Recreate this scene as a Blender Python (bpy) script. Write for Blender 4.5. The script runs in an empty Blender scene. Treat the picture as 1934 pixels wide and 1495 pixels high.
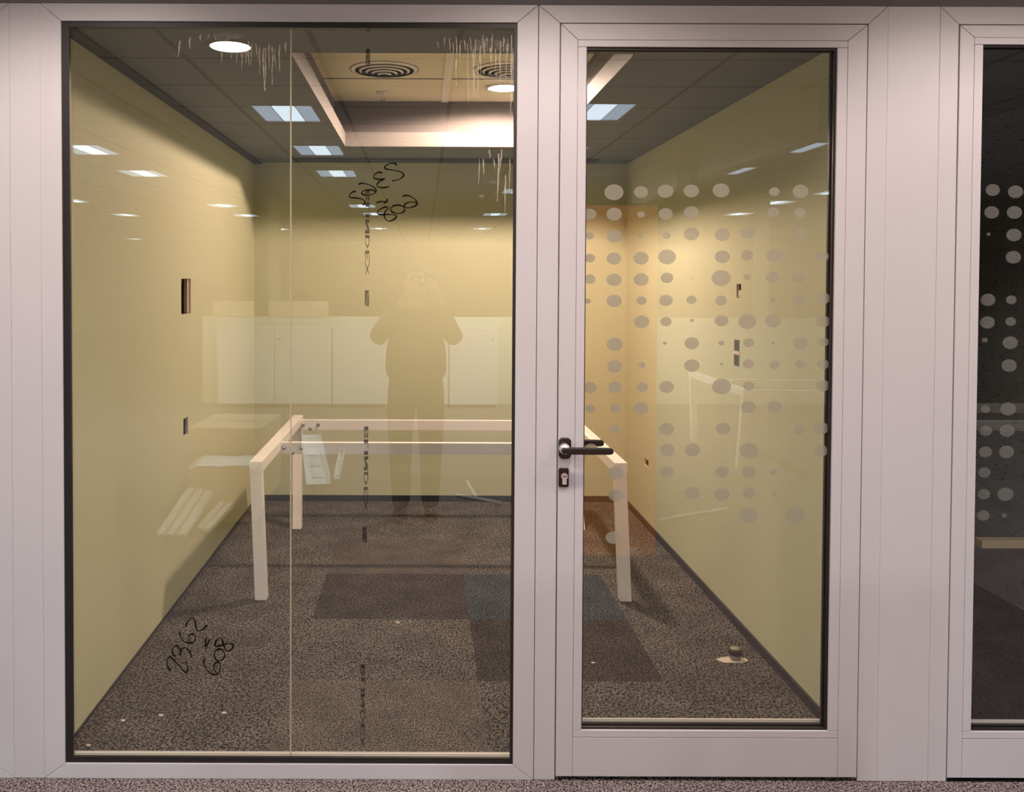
import bpy, bmesh, math, random
from mathutils import Vector, Matrix
R = random.Random(7)
scene = bpy.context.scene
COL = scene.collection

# ------------------------------------------------------------------ camera
F_PX, PPX, PPY = 1700.0, 798.5, 567.2
PITCH, ROLL = math.radians(-1.327), math.radians(0.215)
CAM = Vector((0.0, -2.9, 1.63))
fwd = Vector((0, math.cos(PITCH), math.sin(PITCH)))
rgt0 = Vector((1, 0, 0)); up0 = rgt0.cross(fwd)
rgt = rgt0*math.cos(ROLL) + up0*math.sin(ROLL)
upv = -rgt0*math.sin(ROLL) + up0*math.cos(ROLL)
cd = bpy.data.cameras.new('camera'); cam = bpy.data.objects.new('camera', cd); COL.objects.link(cam)
M = Matrix.Identity(4)
for r in range(3):
    M[r][0], M[r][1], M[r][2], M[r][3] = rgt[r], upv[r], -fwd[r], CAM[r]
cam.matrix_world = M
cd.sensor_width = 36; cd.sensor_fit = 'HORIZONTAL'; cd.lens = 36*F_PX/1934
cd.shift_x = (967-PPX)/1934; cd.shift_y = -(747.5-PPY)/1934
cd.clip_start = .01; cd.clip_end = 80
scene.camera = cam

# ------------------------------------------------------------------ world, exposure
w = bpy.data.worlds.new('world'); scene.world = w; w.use_nodes = True
w.node_tree.nodes['Background'].inputs[0].default_value = (.5, .52, .55, 1)
w.node_tree.nodes['Background'].inputs[1].default_value = .03
vs = scene.view_settings
vs.view_transform = 'Standard'; vs.look = 'None'; vs.exposure = 0.0; vs.gamma = 1; vs.use_curve_mapping = False
scene.cycles.use_denoising = True
scene.cycles.max_bounces = 10; scene.cycles.transparent_max_bounces = 24
scene.cycles.sample_clamp_indirect = 6

P_PANEL = 6.5        # ceiling light panels of the office
P_DOWN = 30.0        # warm office downlights
P_BACK = 330.0       # unseen added downlights that brighten the cabinets
P_NEAR = 68.0        # unseen added downlights that brighten the glazed front
P_TUBE = 64.0        # tubes inside the square office lights
P_ROOM = 268.0        # meeting room downlight

# ------------------------------------------------------------------ measuring helpers
def un(px, py, ax, val):
    d = fwd + rgt*((px-PPX)/F_PX) - upv*((py-PPY)/F_PX)
    i = 'xyz'.index(ax)
    return CAM + d*((val-CAM[i])/d[i])
G = .018             # plane of the glass
def mir(px, py, ax, val):
    p = un(px, py, ax, 2*G-val if ax == 'y' else val)
    return Vector((p.x, 2*G-p.y, p.z))

# ------------------------------------------------------------------ materials
def nodes(name):
    m = bpy.data.materials.new(name); m.use_nodes = True
    nt = m.node_tree; return m, nt, nt.nodes['Principled BSDF']
def mat(name, col, rough=.5, metal=0, var=.05, scale=6, bump=0, bscale=200):
    m, nt, b = nodes(name)
    b.inputs['Roughness'].default_value = rough; b.inputs['Metallic'].default_value = metal
    tc = nt.nodes.new('ShaderNodeTexCoord')
    n = nt.nodes.new('ShaderNodeTexNoise'); n.inputs['Scale'].default_value = scale; n.inputs['Detail'].default_value = 4
    nt.links.new(tc.outputs['Object'], n.inputs['Vector'])
    mx = nt.nodes.new('ShaderNodeMix'); mx.data_type = 'RGBA'
    mx.inputs[6].default_value = (*[c*(1-var) for c in col], 1); mx.inputs[7].default_value = (*[min(1, c*(1+var)) for c in col], 1)
    nt.links.new(n.outputs['Fac'], mx.inputs[0]); nt.links.new(mx.outputs[2], b.inputs['Base Color'])
    if bump:
        n2 = nt.nodes.new('ShaderNodeTexNoise'); n2.inputs['Scale'].default_value = bscale
        nt.links.new(tc.outputs['Object'], n2.inputs['Vector'])
        bp = nt.nodes.new('ShaderNodeBump'); bp.inputs['Strength'].default_value = bump; bp.inputs['Distance'].default_value = .002
        nt.links.new(n2.outputs['Fac'], bp.inputs['Height']); nt.links.new(bp.outputs['Normal'], b.inputs['Normal'])
    return m
def emis(name, col, s):
    m = bpy.data.materials.new(name); m.use_nodes = True; nt = m.node_tree; nt.nodes.clear()
    e = nt.nodes.new('ShaderNodeEmission'); e.inputs[0].default_value = (*col, 1); e.inputs[1].default_value = s
    o = nt.nodes.new('ShaderNodeOutputMaterial'); nt.links.new(e.outputs[0], o.inputs[0]); return m
def glass(name, f0, tint):
    m = bpy.data.materials.new(name); m.use_nodes = True; nt = m.node_tree; nt.nodes.clear()
    L = nt.links.new; N = nt.nodes.new
    lw = N('ShaderNodeLayerWeight'); lw.inputs[0].default_value = .5
    p = N('ShaderNodeMath'); p.operation = 'POWER'; p.inputs[1].default_value = 5; L(lw.outputs['Facing'], p.inputs[0])
    ma = N('ShaderNodeMath'); ma.operation = 'MULTIPLY_ADD'; ma.inputs[1].default_value = 1-f0; ma.inputs[2].default_value = f0; L(p.outputs[0], ma.inputs[0])
    t = N('ShaderNodeBsdfTransparent'); t.inputs[0].default_value = (*tint, 1)
    g = N('ShaderNodeBsdfGlossy'); g.inputs['Roughness'].default_value = 0; g.inputs[0].default_value = (1, 1, 1, 1)
    x = N('ShaderNodeMixShader'); L(ma.outputs[0], x.inputs[0]); L(t.outputs[0], x.inputs[1]); L(g.outputs[0], x.inputs[2])
    o = N('ShaderNodeOutputMaterial'); L(x.outputs[0], o.inputs[0]); return m
def film(name, col, fac, grain=0, transl=.5):
    """thin see-through film: part diffuse, part clear"""
    m = bpy.data.materials.new(name); m.use_nodes = True; nt = m.node_tree; nt.nodes.clear()
    L = nt.links.new; N = nt.nodes.new
    t = N('ShaderNodeBsdfTransparent')
    d = N('ShaderNodeBsdfDiffuse'); d.inputs[0].default_value = (*col, 1)
    tr = N('ShaderNodeBsdfTranslucent'); tr.inputs[0].default_value = (*col, 1)
    a = N('ShaderNodeMixShader'); a.inputs[0].default_value = transl; L(d.outputs[0], a.inputs[1]); L(tr.outputs[0], a.inputs[2])
    x = N('ShaderNodeMixShader'); x.inputs[0].default_value = fac; L(t.outputs[0], x.inputs[1]); L(a.outputs[0], x.inputs[2])
    if grain:
        tc = N('ShaderNodeTexCoord'); n = N('ShaderNodeTexNoise'); n.inputs['Scale'].default_value = 60; n.inputs['Detail'].default_value = 5
        L(tc.outputs['Object'], n.inputs['Vector'])
        mr = N('ShaderNodeMapRange'); mr.inputs[1].default_value = .35; mr.inputs[2].default_value = .65
        mr.inputs[3].default_value = fac*(1-grain); mr.inputs[4].default_value = min(1, fac*(1+grain)); L(n.outputs['Fac'], mr.inputs[0]); L(mr.outputs[0], x.inputs[0])
    o = N('ShaderNodeOutputMaterial'); L(x.outputs[0], o.inputs[0]); return m
def carpet(name, lo, hi, scale=150, mid=.5, wid=.12, stretch=(1, 1, 1), patch=.25):
    m, nt, b = nodes(name); L = nt.links.new; N = nt.nodes.new
    b.inputs['Roughness'].default_value = .95; b.inputs['Specular IOR Level'].default_value = .1
    tc = N('ShaderNodeTexCoord'); mp = N('ShaderNodeMapping'); mp.inputs['Scale'].default_value = stretch
    L(tc.outputs['Object'], mp.inputs[0])
    n = N('ShaderNodeTexNoise'); n.inputs['Scale'].default_value = scale; n.inputs['Detail'].default_value = 2; n.inputs['Distortion'].default_value = .6; L(mp.outputs[0], n.inputs['Vector'])
    mr = N('ShaderNodeMapRange'); mr.inputs[1].default_value = mid-wid; mr.inputs[2].default_value = mid+wid; L(n.outputs['Fac'], mr.inputs[0])
    n2 = N('ShaderNodeTexNoise'); n2.inputs['Scale'].default_value = 5; n2.inputs['Detail'].default_value = 3; L(tc.outputs['Object'], n2.inputs['Vector'])
    m2 = N('ShaderNodeMapRange'); m2.inputs[1].default_value = .3; m2.inputs[2].default_value = .7; m2.inputs[3].default_value = 1-patch; m2.inputs[4].default_value = 1+patch; L(n2.outputs['Fac'], m2.inputs[0])
    mx = N('ShaderNodeMix'); mx.data_type = 'RGBA'; mx.inputs[6].default_value = (*lo, 1); mx.inputs[7].default_value = (*hi, 1); L(mr.outputs[0], mx.inputs[0])
    mu = N('ShaderNodeVectorMath'); mu.operation = 'SCALE'; L(mx.outputs[2], mu.inputs[0]); L(m2.outputs[0], mu.inputs['Scale'])
    L(mu.outputs[0], b.inputs['Base Color'])
    bp = N('ShaderNodeBump'); bp.inputs['Strength'].default_value = .5; bp.inputs['Distance'].default_value = .003; L(n.outputs['Fac'], bp.inputs['Height']); L(bp.outputs[0], b.inputs['Normal'])
    return m
def grid_ceiling(name, col, line, px, py, ox, oy, wd=.022):
    m, nt, b = nodes(name); L = nt.links.new; N = nt.nodes.new
    b.inputs['Roughness'].default_value = .9
    tc = N('ShaderNodeTexCoord'); s = N('ShaderNodeSeparateXYZ'); L(tc.outputs['Object'], s.inputs[0])
    outs = []
    for ax, p, o in (('X', px, ox), ('Y', py, oy)):
        a = N('ShaderNodeMath'); a.operation = 'SUBTRACT'; a.inputs[1].default_value = o; L(s.outputs[ax], a.inputs[0])
        c = N('ShaderNodeMath'); c.operation = 'PINGPONG'; c.inputs[1].default_value = p/2; L(a.outputs[0], c.inputs[0])
        e = N('ShaderNodeMath'); e.operation = 'LESS_THAN'; e.inputs[1].default_value = wd/2; L(c.outputs[0], e.inputs[0]); outs.append(e)
    mxm = N('ShaderNodeMath'); mxm.operation = 'MAXIMUM'; L(outs[0].outputs[0], mxm.inputs[0]); L(outs[1].outputs[0], mxm.inputs[1])
    mx = N('ShaderNodeMix'); mx.data_type = 'RGBA'; mx.inputs[6].default_value = (*col, 1); mx.inputs[7].default_value = (*line, 1)
    L(mxm.outputs[0], mx.inputs[0]); L(mx.outputs[2], b.inputs['Base Color']); return m

ALU = mat('powder_coated_aluminium', (.58, .555, .565), .42, .0, .03, 2.5, .12, 500)
ALU_IN = mat('aluminium_inner_lip', (.75, .70, .62), .4, 0, .03)
RUBBER = mat('black_gasket', (.012, .009, .009), .5)
WALL = mat('pale_yellow_green_paint', (.58, .585, .39), .85, 0, .03, 2)
DARKCEIL = mat('dark_grey_ceiling_paint', (.175, .185, .19), .8, 0, .08, 3)
FASCIA = mat('light_grey_fascia', (.22, .205, .19), .7)
TILE = mat('cream_mineral_tile', (.84, .76, .56), .95, 0, .08, 60, .3, 300)
TBAR = mat('pale_tee_bar', (.9, .84, .76), .6)
BAND = mat('dark_grey_bulkhead', (.16, .145, .15), .8)
BLACKSK = mat('black_skirting', (.02, .02, .022), .5)
WHITE = mat('white_powder_coat', (.86, .81, .77), .4)
STEEL = mat('galvanised_bolt', (.35, .33, .30), .3, 1)
BLACK = mat('black_plastic', (.012, .010, .011), .28)
CHROME = mat('satin_chrome', (.72, .68, .67), .35, .55)
OFFICE_W = mat('office_white_paint', (.62, .62, .58), .8)
OFFICE_D = mat('office_grey_paint', (.35, .35, .33), .8)
GREENISH = mat('pale_laminate', (.62, .66, .56), .5)
CABINET = mat('white_cabinet_laminate', (.80, .82, .80), .4)
CARD = mat('brown_cardboard', (.62, .46, .31), .9, 0, .1, 8)
ORANGE = mat('orange_brown_timber', (.80, .30, .08), .5, 0, .12, 3)
PAPER = mat('white_sheet', (.85, .88, .9), .6)
PLASTER = mat('plaster_dust', (.70, .60, .48), .9, 0, .1, 40)
GYPSUM = mat('gypsum_edge', (.72, .60, .48), .9)
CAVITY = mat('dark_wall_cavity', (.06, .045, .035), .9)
CABLE = mat('grey_cable', (.12, .14, .17), .5)
C_BASE = carpet('carpet_brown_grey', (.010, .009, .008), (.170, .156, .136), 120, .5, .075, (1, .75, 1))
C_DARK = carpet('carpet_dark_charcoal', (.010, .009, .008), (.072, .066, .060), 120, .5, .1, (1, .75, 1))
C_BLUE = carpet('carpet_blue_grey', (.010, .013, .016), (.072, .092, .106), 120, .5, .1, (1, .75, 1))
C_WEAVE = carpet('carpet_woven_beige', (.012, .010, .008), (.205, .180, .152), 190, .5, .085, (1, .75, 1))
C_TAN = carpet('carpet_tan', (.016, .012, .009), (.15, .130, .108), 150)
C_OFFICE = carpet('carpet_office_mauve_grey', (.022, .017, .018), (.32, .262, .260), 170, .5, .1, (1, .8, 1), .1)
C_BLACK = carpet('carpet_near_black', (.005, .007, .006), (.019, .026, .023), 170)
GLASS = glass('clear_glass', .075, (.965, .975, .955))
GLASS2 = glass('clear_door_glass', .075, (.965, .975, .96))
DOTS = film('frosted_dot_film', (.36, .34, .28), .70, 0, .35)
INK = film('grey_stamped_ink', (.02, .02, .02), .72, .25, 0)
MARKER = mat('black_marker_ink', (.008, .007, .006), .6)
RESIDUE = film('dried_water_residue', (.95, .88, .76), .36, .4, .5)
JOINT = film('clear_silicone_joint', (.62, .58, .46), .6, 0, .5)
MARKER.node_tree.nodes['Principled BSDF'].inputs['Specular IOR Level'].default_value = 0

# ------------------------------------------------------------------ mesh helpers
def box(bm, x0, x1, y0, y1, z0, z1, mi=0):
    v = [bm.verts.new((x, y, z)) for x in (x0, x1) for y in (y0, y1) for z in (z0, z1)]
    for q in ((0, 1, 3, 2), (4, 6, 7, 5), (0, 4, 5, 1), (2, 3, 7, 6), (0, 2, 6, 4), (1, 5, 7, 3)):
        f = bm.faces.new([v[i] for i in q]); f.material_index = mi
def prism(bm, pts, y0, y1, mi=0):
    """polygon in x,z extruded in y"""
    a = [bm.verts.new((p[0], y0, p[1])) for p in pts]; b = [bm.verts.new((p[0], y1, p[1])) for p in pts]
    n = len(pts); fs = [bm.faces.new(a), bm.faces.new(b[::-1])]
    for i in range(n): fs.append(bm.faces.new((a[i], b[i], b[(i+1) % n], a[(i+1) % n])))
    for f in fs: f.material_index = mi
def slab(bm, pts, z0, z1, mi=0):
    a = [bm.verts.new((p[0], p[1], z0)) for p in pts]; b = [bm.verts.new((p[0], p[1], z1)) for p in pts]
    n = len(pts); bm.faces.new(a[::-1]); bm.faces.new(b)
    for i in range(n): bm.faces.new((a[i], a[(i+1) % n], b[(i+1) % n], b[i]))
def hexa(bm, bot, top):
    a = [bm.verts.new(p) for p in bot]; b = [bm.verts.new(p) for p in top]
    bm.faces.new(a[::-1]); bm.faces.new(b)
    for i in range(4): bm.faces.new((a[i], a[(i+1) % 4], b[(i+1) % 4], b[i]))
def lathe(bm, prof, c, axis='z', seg=32):
    rings = []
    for r, h in prof:
        ring = []
        for k in range(seg):
            t = 2*math.pi*k/seg; a, b = r*math.cos(t), r*math.sin(t)
            p = {'z': (a, b, h), 'y': (a, h, b), 'x': (h, a, b)}[axis]
            ring.append(bm.verts.new((c[0]+p[0], c[1]+p[1], c[2]+p[2])))
        rings.append(ring)
    for q in range(len(rings)-1):
        for k in range(seg):
            bm.faces.new((rings[q][k], rings[q][(k+1) % seg], rings[q+1][(k+1) % seg], rings[q+1][k]))
    for ring in (rings[0], rings[-1]):
        try: bm.faces.new(ring)
        except ValueError: pass
def tube(bm, pts, r, seg=8):
    pts = [Vector(p) for p in pts]; rings = []
    for i, p in enumerate(pts):
        d = (pts[min(i+1, len(pts)-1)]-pts[max(i-1, 0)]).normalized()
        u = d.cross(Vector((0, 0, 1)));  u = d.cross(Vector((0, 1, 0))) if u.length < .1 else u
        u.normalize(); v = d.cross(u); rr = r[i] if isinstance(r, (list, tuple)) else r
        rings.append([bm.verts.new(p+(u*math.cos(2*math.pi*k/seg)+v*math.sin(2*math.pi*k/seg))*rr) for k in range(seg)])
    for q in range(len(rings)-1):
        for k in range(seg): bm.faces.new((rings[q][k], rings[q][(k+1) % seg], rings[q+1][(k+1) % seg], rings[q+1][k]))
    bm.faces.new(rings[0]); bm.faces.new(rings[-1])
def smooth_line(pts, n=6):
    out = []
    for i in range(len(pts)-1):
        p0, p1, p2, p3 = pts[max(i-1, 0)], pts[i], pts[i+1], pts[min(i+2, len(pts)-1)]
        for k in range(n):
            t = k/n
            out.append(tuple(.5*((2*p1[j])+(-p0[j]+p2[j])*t+(2*p0[j]-5*p1[j]+4*p2[j]-p3[j])*t*t+(-p0[j]+3*p1[j]-3*p2[j]+p3[j])*t**3) for j in range(len(p1))))
    return out+[tuple(pts[-1])]
def obj(name, bm, m, parent=None, bevel=0, smooth=False, loc=None, rot=None):
    bmesh.ops.recalc_face_normals(bm, faces=bm.faces)
    me = bpy.data.meshes.new(name); bm.to_mesh(me); bm.free()
    for x in (m if isinstance(m, (list, tuple)) else [m]): me.materials.append(x)
    if smooth:
        for p in me.polygons: p.use_smooth = True
    o = bpy.data.objects.new(name, me); COL.objects.link(o)
    if parent: o.parent = parent
    if loc: o.location = loc
    if rot: o.rotation_euler = rot
    if bevel:
        b = o.modifiers.new('bevel', 'BEVEL'); b.width = bevel; b.segments = 2; b.limit_method = 'ANGLE'; b.angle_limit = .6
    return o
def bx(name, x0, x1, y0, y1, z0, z1, m, parent=None, bevel=0):
    bm = bmesh.new(); box(bm, x0, x1, y0, y1, z0, z1); return obj(name, bm, m, parent, bevel)
def empty(name, loc=(0, 0, 0), rz=0):
    o = bpy.data.objects.new(name, None); COL.objects.link(o); o.location = loc; o.rotation_euler = (0, 0, rz); o.empty_display_size = .1; return o
def tag(o, label, cat, group=None):
    o['label'] = label; o['category'] = cat
    if group: o['group'] = group
    return o
def struct(o, label=None):
    o['kind'] = 'structure'
    if label: o['label'] = label
    return o
def copy_tree(o, parent=None):
    c = o.copy(); COL.objects.link(c)
    if parent: c.parent = parent
    for ch in list(o.children): copy_tree(ch, c)
    return c

# ------------------------------------------------------------------ measured room
XL, XR, YB, ZC = -1.2347, 1.4898, 3.694, 2.4805
T = .08                                   # partition thickness
OZ = 2.80                                 # office ceiling height
OX0, OX1, OY = -10.5, 9.5, -25.0
ZT = 2.5094                               # top of the frames

# floor: carpet tiles, each grid cell takes one of the carpet kinds
bm = bmesh.new()
xs = [XL-.06]+[.231+.757*k for k in range(-1, 2)]+[XR+.06]
ys = [0.0]+[.060+.6645*k for k in range(1, 6)]+[YB+.05]
dark = {(1, 2), (1, 2)}
for i in range(len(xs)-1):
    for j in range(len(ys)-1):
        cx, cy = (xs[i]+xs[i+1])/2, (ys[j]+ys[j+1])/2
        mi = 0
        if -.52 < cx < .23 and 1.39 < cy < 2.05: mi = 1
        if .23 < cx < .99 and 1.39 < cy < 2.05: mi = 2
        if .23 < cx < .99 and .72 < cy < 1.39: mi = 1
        if -.52 < cx < .23 and cy < .72: mi = 3
        if -.52 < cx < .23 and 2.05 < cy < 2.72: mi = 4
        box(bm, xs[i], xs[i+1], ys[j], ys[j+1], -.02, 0, mi)
fl = struct(obj('floor', bm, [C_BASE, C_DARK, C_BLUE, C_WEAVE, C_TAN]), 'brown-grey tiled carpet of the meeting room with dark and blue-grey tiles')
struct(bx('floor', OX0, OX1, OY, 0, -.02, 0, C_OFFICE), 'mauve-grey speckled carpet of the open office')
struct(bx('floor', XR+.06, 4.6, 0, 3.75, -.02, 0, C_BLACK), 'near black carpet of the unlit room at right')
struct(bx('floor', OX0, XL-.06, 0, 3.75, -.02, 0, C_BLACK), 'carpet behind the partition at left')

# walls with cut sockets
def holed_wall(x, thick, side, rects, name, label):
    """wall along y at x; side=+1 when the room lies to +x of it"""
    bm = bmesh.new()
    y0, y1, z0, z1 = T*.5, YB, 0, ZC+.32
    YS = sorted({y0, y1, *[v for r in rects for v in r[:2]]}); ZS = sorted({z0, z1, *[v for r in rects for v in r[2:]]})
    def inside(cy, cz): return any(r[0] < cy < r[1] and r[2] < cz < r[3] for r in rects)
    for a in range(len(YS)-1):
        for b in range(len(ZS)-1):
            if inside((YS[a]+YS[a+1])/2, (ZS[b]+ZS[b+1])/2): continue
            v = [bm.verts.new((x, yy, zz)) for yy, zz in ((YS[a], ZS[b]), (YS[a+1], ZS[b]), (YS[a+1], ZS[b+1]), (YS[a], ZS[b+1]))]
            bm.faces.new(v)
    bmesh.ops.remove_doubles(bm, verts=bm.verts, dist=1e-5)
    xo = x-side*thick
    c = [bm.verts.new((xo, yy, zz)) for yy, zz in ((y0, z0), (y1, z0), (y1, z1), (y0, z1))]
    bm.faces.new(c)
    d = x-side*.014                                       # board edge seen in the cut
    for r in rects:
        q = [(r[0], r[2]), (r[1], r[2]), (r[1], r[3]), (r[0], r[3])]
        for k in range(4):
            a, b = q[k], q[(k+1) % 4]
            f = bm.faces.new([bm.verts.new((x, *a)), bm.verts.new((x, *b)), bm.verts.new((d, *b)), bm.verts.new((d, *a))]); f.material_index = 1
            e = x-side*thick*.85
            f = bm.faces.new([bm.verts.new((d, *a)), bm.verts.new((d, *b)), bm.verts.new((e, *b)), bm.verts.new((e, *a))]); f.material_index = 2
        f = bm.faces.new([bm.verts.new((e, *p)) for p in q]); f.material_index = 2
    me = bpy.data.meshes.new(name); bm.to_mesh(me); bm.free()
    for m in (WALL, GYPSUM, CAVITY): me.materials.append(m)
    o = bpy.data.objects.new(name, me); COL.objects.link(o); return struct(o, label)
wl = holed_wall(XL, .07, 1, [(1.70, 1.89, 1.447, 1.630), (1.735, 1.83, .812, .905)], 'wall_left', 'pale yellow-green wall at left with two cut socket openings')
wr = holed_wall(XR, .07, -1, [(1.315, 1.375, 1.55, 1.615), (1.325, 1.40, 1.225, 1.350), (3.0, 3.12, .395, .442)], 'wall_right', 'pale yellow-green wall at right with cut openings')
# back wall
struct(bx('wall_back', XL-.07, XR+.07, YB, YB+.1, 0, ZC+.32, WALL), 'pale yellow-green back wall')
# what is seen in the cut openings
bm = bmesh.new(); tube(bm, smooth_line([(XL-.03, 1.71, 1.452), (XL-.02, 1.755, 1.50), (XL-.03, 1.735, 1.55), (XL-.035, 1.80, 1.60), (XL-.03, 1.82, 1.628)]), .006)
tag(obj('cable', bm, CABLE), 'grey cable loop hanging inside the upper opening of the left wall', 'cable')
bm = bmesh.new(); box(bm, XL-.03, XL-.012, 1.866, 1.888, 1.449, 1.628); tag(obj('timber_stud', bm, GYPSUM), 'pale timber stud edge inside the upper opening of the left wall', 'stud')
o = bx('socket_box', XR+.002, XR+.045, 1.327, 1.398, 1.227, 1.348, BLACK, None, .004); tag(o, 'dark double socket box set in the right wall opening', 'socket box')
bx('strap', XR-.003, XR+.003, 1.318, 1.402, 1.281, 1.297, GYPSUM, o)['label'] = 'pale strap across the socket box'
bm = bmesh.new(); box(bm, XR+.004, XR+.03, 1.33, 1.36, 1.552, 1.585); tag(obj('socket_insert', bm, GYPSUM, None, .003), 'pale insert inside the small upper opening of the right wall', 'socket insert')

# skirting
struct(bx('baseboard_back', XL, XR, YB-.012, YB, 0, .043, BLACKSK))
struct(bx('baseboard_right', XR-.012, XR, T, YB-.012, 0, .040, BLACKSK))
struct(bx('baseboard_left', XL, XL+.006, T, YB-.012, 0, .010, BLACKSK))

# meeting room ceiling with recess
OXa, OXb, OYa, OYb = -.495, .785, .50, 2.826
bm = bmesh.new()
box(bm, XL, OXa-.006, T, YB, ZC, ZC+.08); box(bm, OXb+.006, XR, T, YB, ZC, ZC+.08)
box(bm, OXa-.006, OXb+.006, T, OYa-.004, ZC, ZC+.08); box(bm, OXa-.006, OXb+.006, OYb+.006, YB, ZC, ZC+.08)
cl = struct(obj('ceiling', bm, DARKCEIL), 'dark grey lowered ceiling with a rectangular recess')
bm = bmesh.new(); z0, z1 = ZC-.008, ZC+.082
box(bm, OXa-.006, OXa, OYa-.004, OYb+.006, z0, z1); box(bm, OXb, OXb+.006, OYa-.004, OYb+.006, z0, z1)
box(bm, OXa, OXb, OYa-.004, OYa, ZC-.001, z1); box(bm, OXa, OXb, OYb, OYb+.006, z0, z1)
obj('recess_fascia', bm, FASCIA, cl)['label'] = 'pale fascia lining the ceiling recess'
RZ = 2.768
bm = bmesh.new()
x0, x1, y0, y1 = OXa-.075, OXb+.075, OYa-.075, OYb+.055
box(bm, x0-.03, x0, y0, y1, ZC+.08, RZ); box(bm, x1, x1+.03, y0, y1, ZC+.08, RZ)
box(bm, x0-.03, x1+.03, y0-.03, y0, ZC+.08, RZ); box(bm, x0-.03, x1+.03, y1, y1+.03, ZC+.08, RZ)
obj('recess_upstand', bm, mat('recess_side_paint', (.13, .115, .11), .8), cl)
bx('recess_tiles', x0-.03, x1+.03, y0-.03, y1+.03, RZ, RZ+.03, TILE, cl)['label'] = 'cream mineral fibre tiles'
bm = bmesh.new()
box(bm, .113, .157, y0, y1, RZ-.006, RZ); 
obj('tee_bar', bm, TBAR, cl)
bm = bmesh.new(); box(bm, x0, x1, 2.222, 2.234, RZ-.003, RZ); box(bm, x0, x1, 1.56, 1.572, RZ-.003, RZ)
obj('tile_joint', bm, BAND, cl)
struct(bx('trim_1', -.92, XR-.25, 3.42, 3.66, ZC-.004, ZC, mat('dark_slot', (.05, .05, .055), .7)), 'dark linear slot in the ceiling along the back wall')
struct(bx('trim_2', XL, XL+.055, T, YB, ZC-.012, ZC, mat('dark_edge_trim', (.05, .048, .047), .7)), 'dark trim where ceiling meets the left wall')

THROAT = mat('diffuser_throat', (.34, .29, .21), .8)
# ring diffusers
def diffuser(x, y, label):
    t = empty('air_diffuser', (x, y, RZ))
    for k, (r0, r1) in enumerate(((.16, .192), (.125, .148), (.092, .112), (.06, .08), (.028, .048))):
        bm = bmesh.new(); d = -.006-.006*k
        lathe(bm, [(r0, d-.004), (r1, d+.006), (r1, -.001), (r0, -.001), (r0, d-.004)], (0, 0, 0), 'z', 48)
        obj('ring', bm, TBAR, t, 0, True)
    bm = bmesh.new(); lathe(bm, [(.188, -.001), (.188, -.0035)], (0, 0, 0), 'z', 48); obj('throat', bm, THROAT, t)
    return tag(t, label, 'air vent', 'round ceiling diffusers')
diffuser(-.212, 2.0, 'round ring air diffuser in the left half of the lit ceiling recess')
diffuser(.455, 2.0, 'round ring air diffuser in the right half of the recess, beside the lamp')
# sprinkler
t = empty('sprinkler', (-.248, 2.60, RZ))
bm = bmesh.new(); lathe(bm, [(.0, 0), (.042, 0), (.036, -.008), (.012, -.012), (.010, -.03), (.0, -.03)], (0, 0, 0)); obj('escutcheon', bm, CHROME, t, 0, True)
bm = bmesh.new(); box(bm, -.012, -.009, -.002, .002, -.05, -.03); box(bm, .009, .012, -.002, .002, -.05, -.03); lathe(bm, [(.0, -.05), (.016, -.05), (.016, -.053), (.0, -.053)], (0, 0, 0), seg=16); obj('head', bm, STEEL, t)
tag(t, 'small pendant sprinkler head in the lit ceiling recess', 'sprinkler')
# meeting room downlight
t = empty('downlight', (.475, 2.45, RZ))
bm = bmesh.new(); lathe(bm, [(.085, -.002), (.11, -.002), (.108, -.010), (.085, -.006), (.085, -.002)], (0, 0, 0)); obj('trim_ring', bm, TBAR, t, 0, True)
bm = bmesh.new(); lathe(bm, [(.085, -.004), (.084, -.008)], (0, 0, 0)); obj('lens', bm, emis('warm_lens', (1, .83, .62), 60), t)
tag(t, 'glaring warm round downlight at the right end of the ceiling recess', 'downlight')
ld = bpy.data.lights.new('room_lamp', 'SPOT'); ld.energy = P_ROOM; ld.color = (1, .72, .59); ld.spot_size = math.radians(172); ld.spot_blend = .15; ld.shadow_soft_size = .075
lo = bpy.data.objects.new('room_lamp', ld); COL.objects.link(lo); lo.location = (.475, 2.38, RZ-.025)

# ------------------------------------------------------------------ glazed front: fixed window
def mitred(parent, x0, x1, z0, z1, w0, w1, wt, wb, y0=0, y1=.012, m=ALU, name='frame'):
    """four mitred members between outer x0..x1,z0..z1 and widths left,right,top,bottom"""
    g = .0007; a, b, c, d = x0+w0, x1-w1, z1-wt, z0+wb
    def mk(nm, pts):
        bm = bmesh.new(); prism(bm, pts, y0, y1); return obj(nm, bm, m, parent, .0012)
    mk('left_'+name, [(x0, z0+g), (x0, z1-g), (a-g*0, c-g), (a, d+g)])
    mk('right_'+name, [(x1, z0+g), (b, d+g), (b, c-g), (x1, z1-g)])
    if wt: mk('top_'+name, [(x0+g, z1), (x1-g, z1), (b-g, c), (a+g, c)])
    if wb: mk('bottom_'+name, [(x0+g, z0), (a+g, d), (b-g, d), (x1-g, z0)])
win = struct(empty('window_1'), 'large fixed glazed window in grey-pink metal frame, numbers written in black marker')
wx0, wx1 = -1.2285, .3665
gx0, gx1, gz0, gz1 = -1.1614, .2996, .0491, 2.4532
mitred(win, wx0, wx1, 0, ZT, gx0-wx0, wx1-gx1, ZT-gz1, gz0)
def ring(name, x0, x1, z0, z1, l, r, t_, b_, y0, y1, m, parent):
    bm = bmesh.new()
    box(bm, x0, x0+l, y0, y1, z0, z1); box(bm, x1-r, x1, y0, y1, z0, z1)
    box(bm, x0+l, x1-r, y0, y1, z1-t_, z1); box(bm, x0+l, x1-r, y0, y1, z0, z0+b_)
    return obj(name, bm, m, parent)
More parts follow.
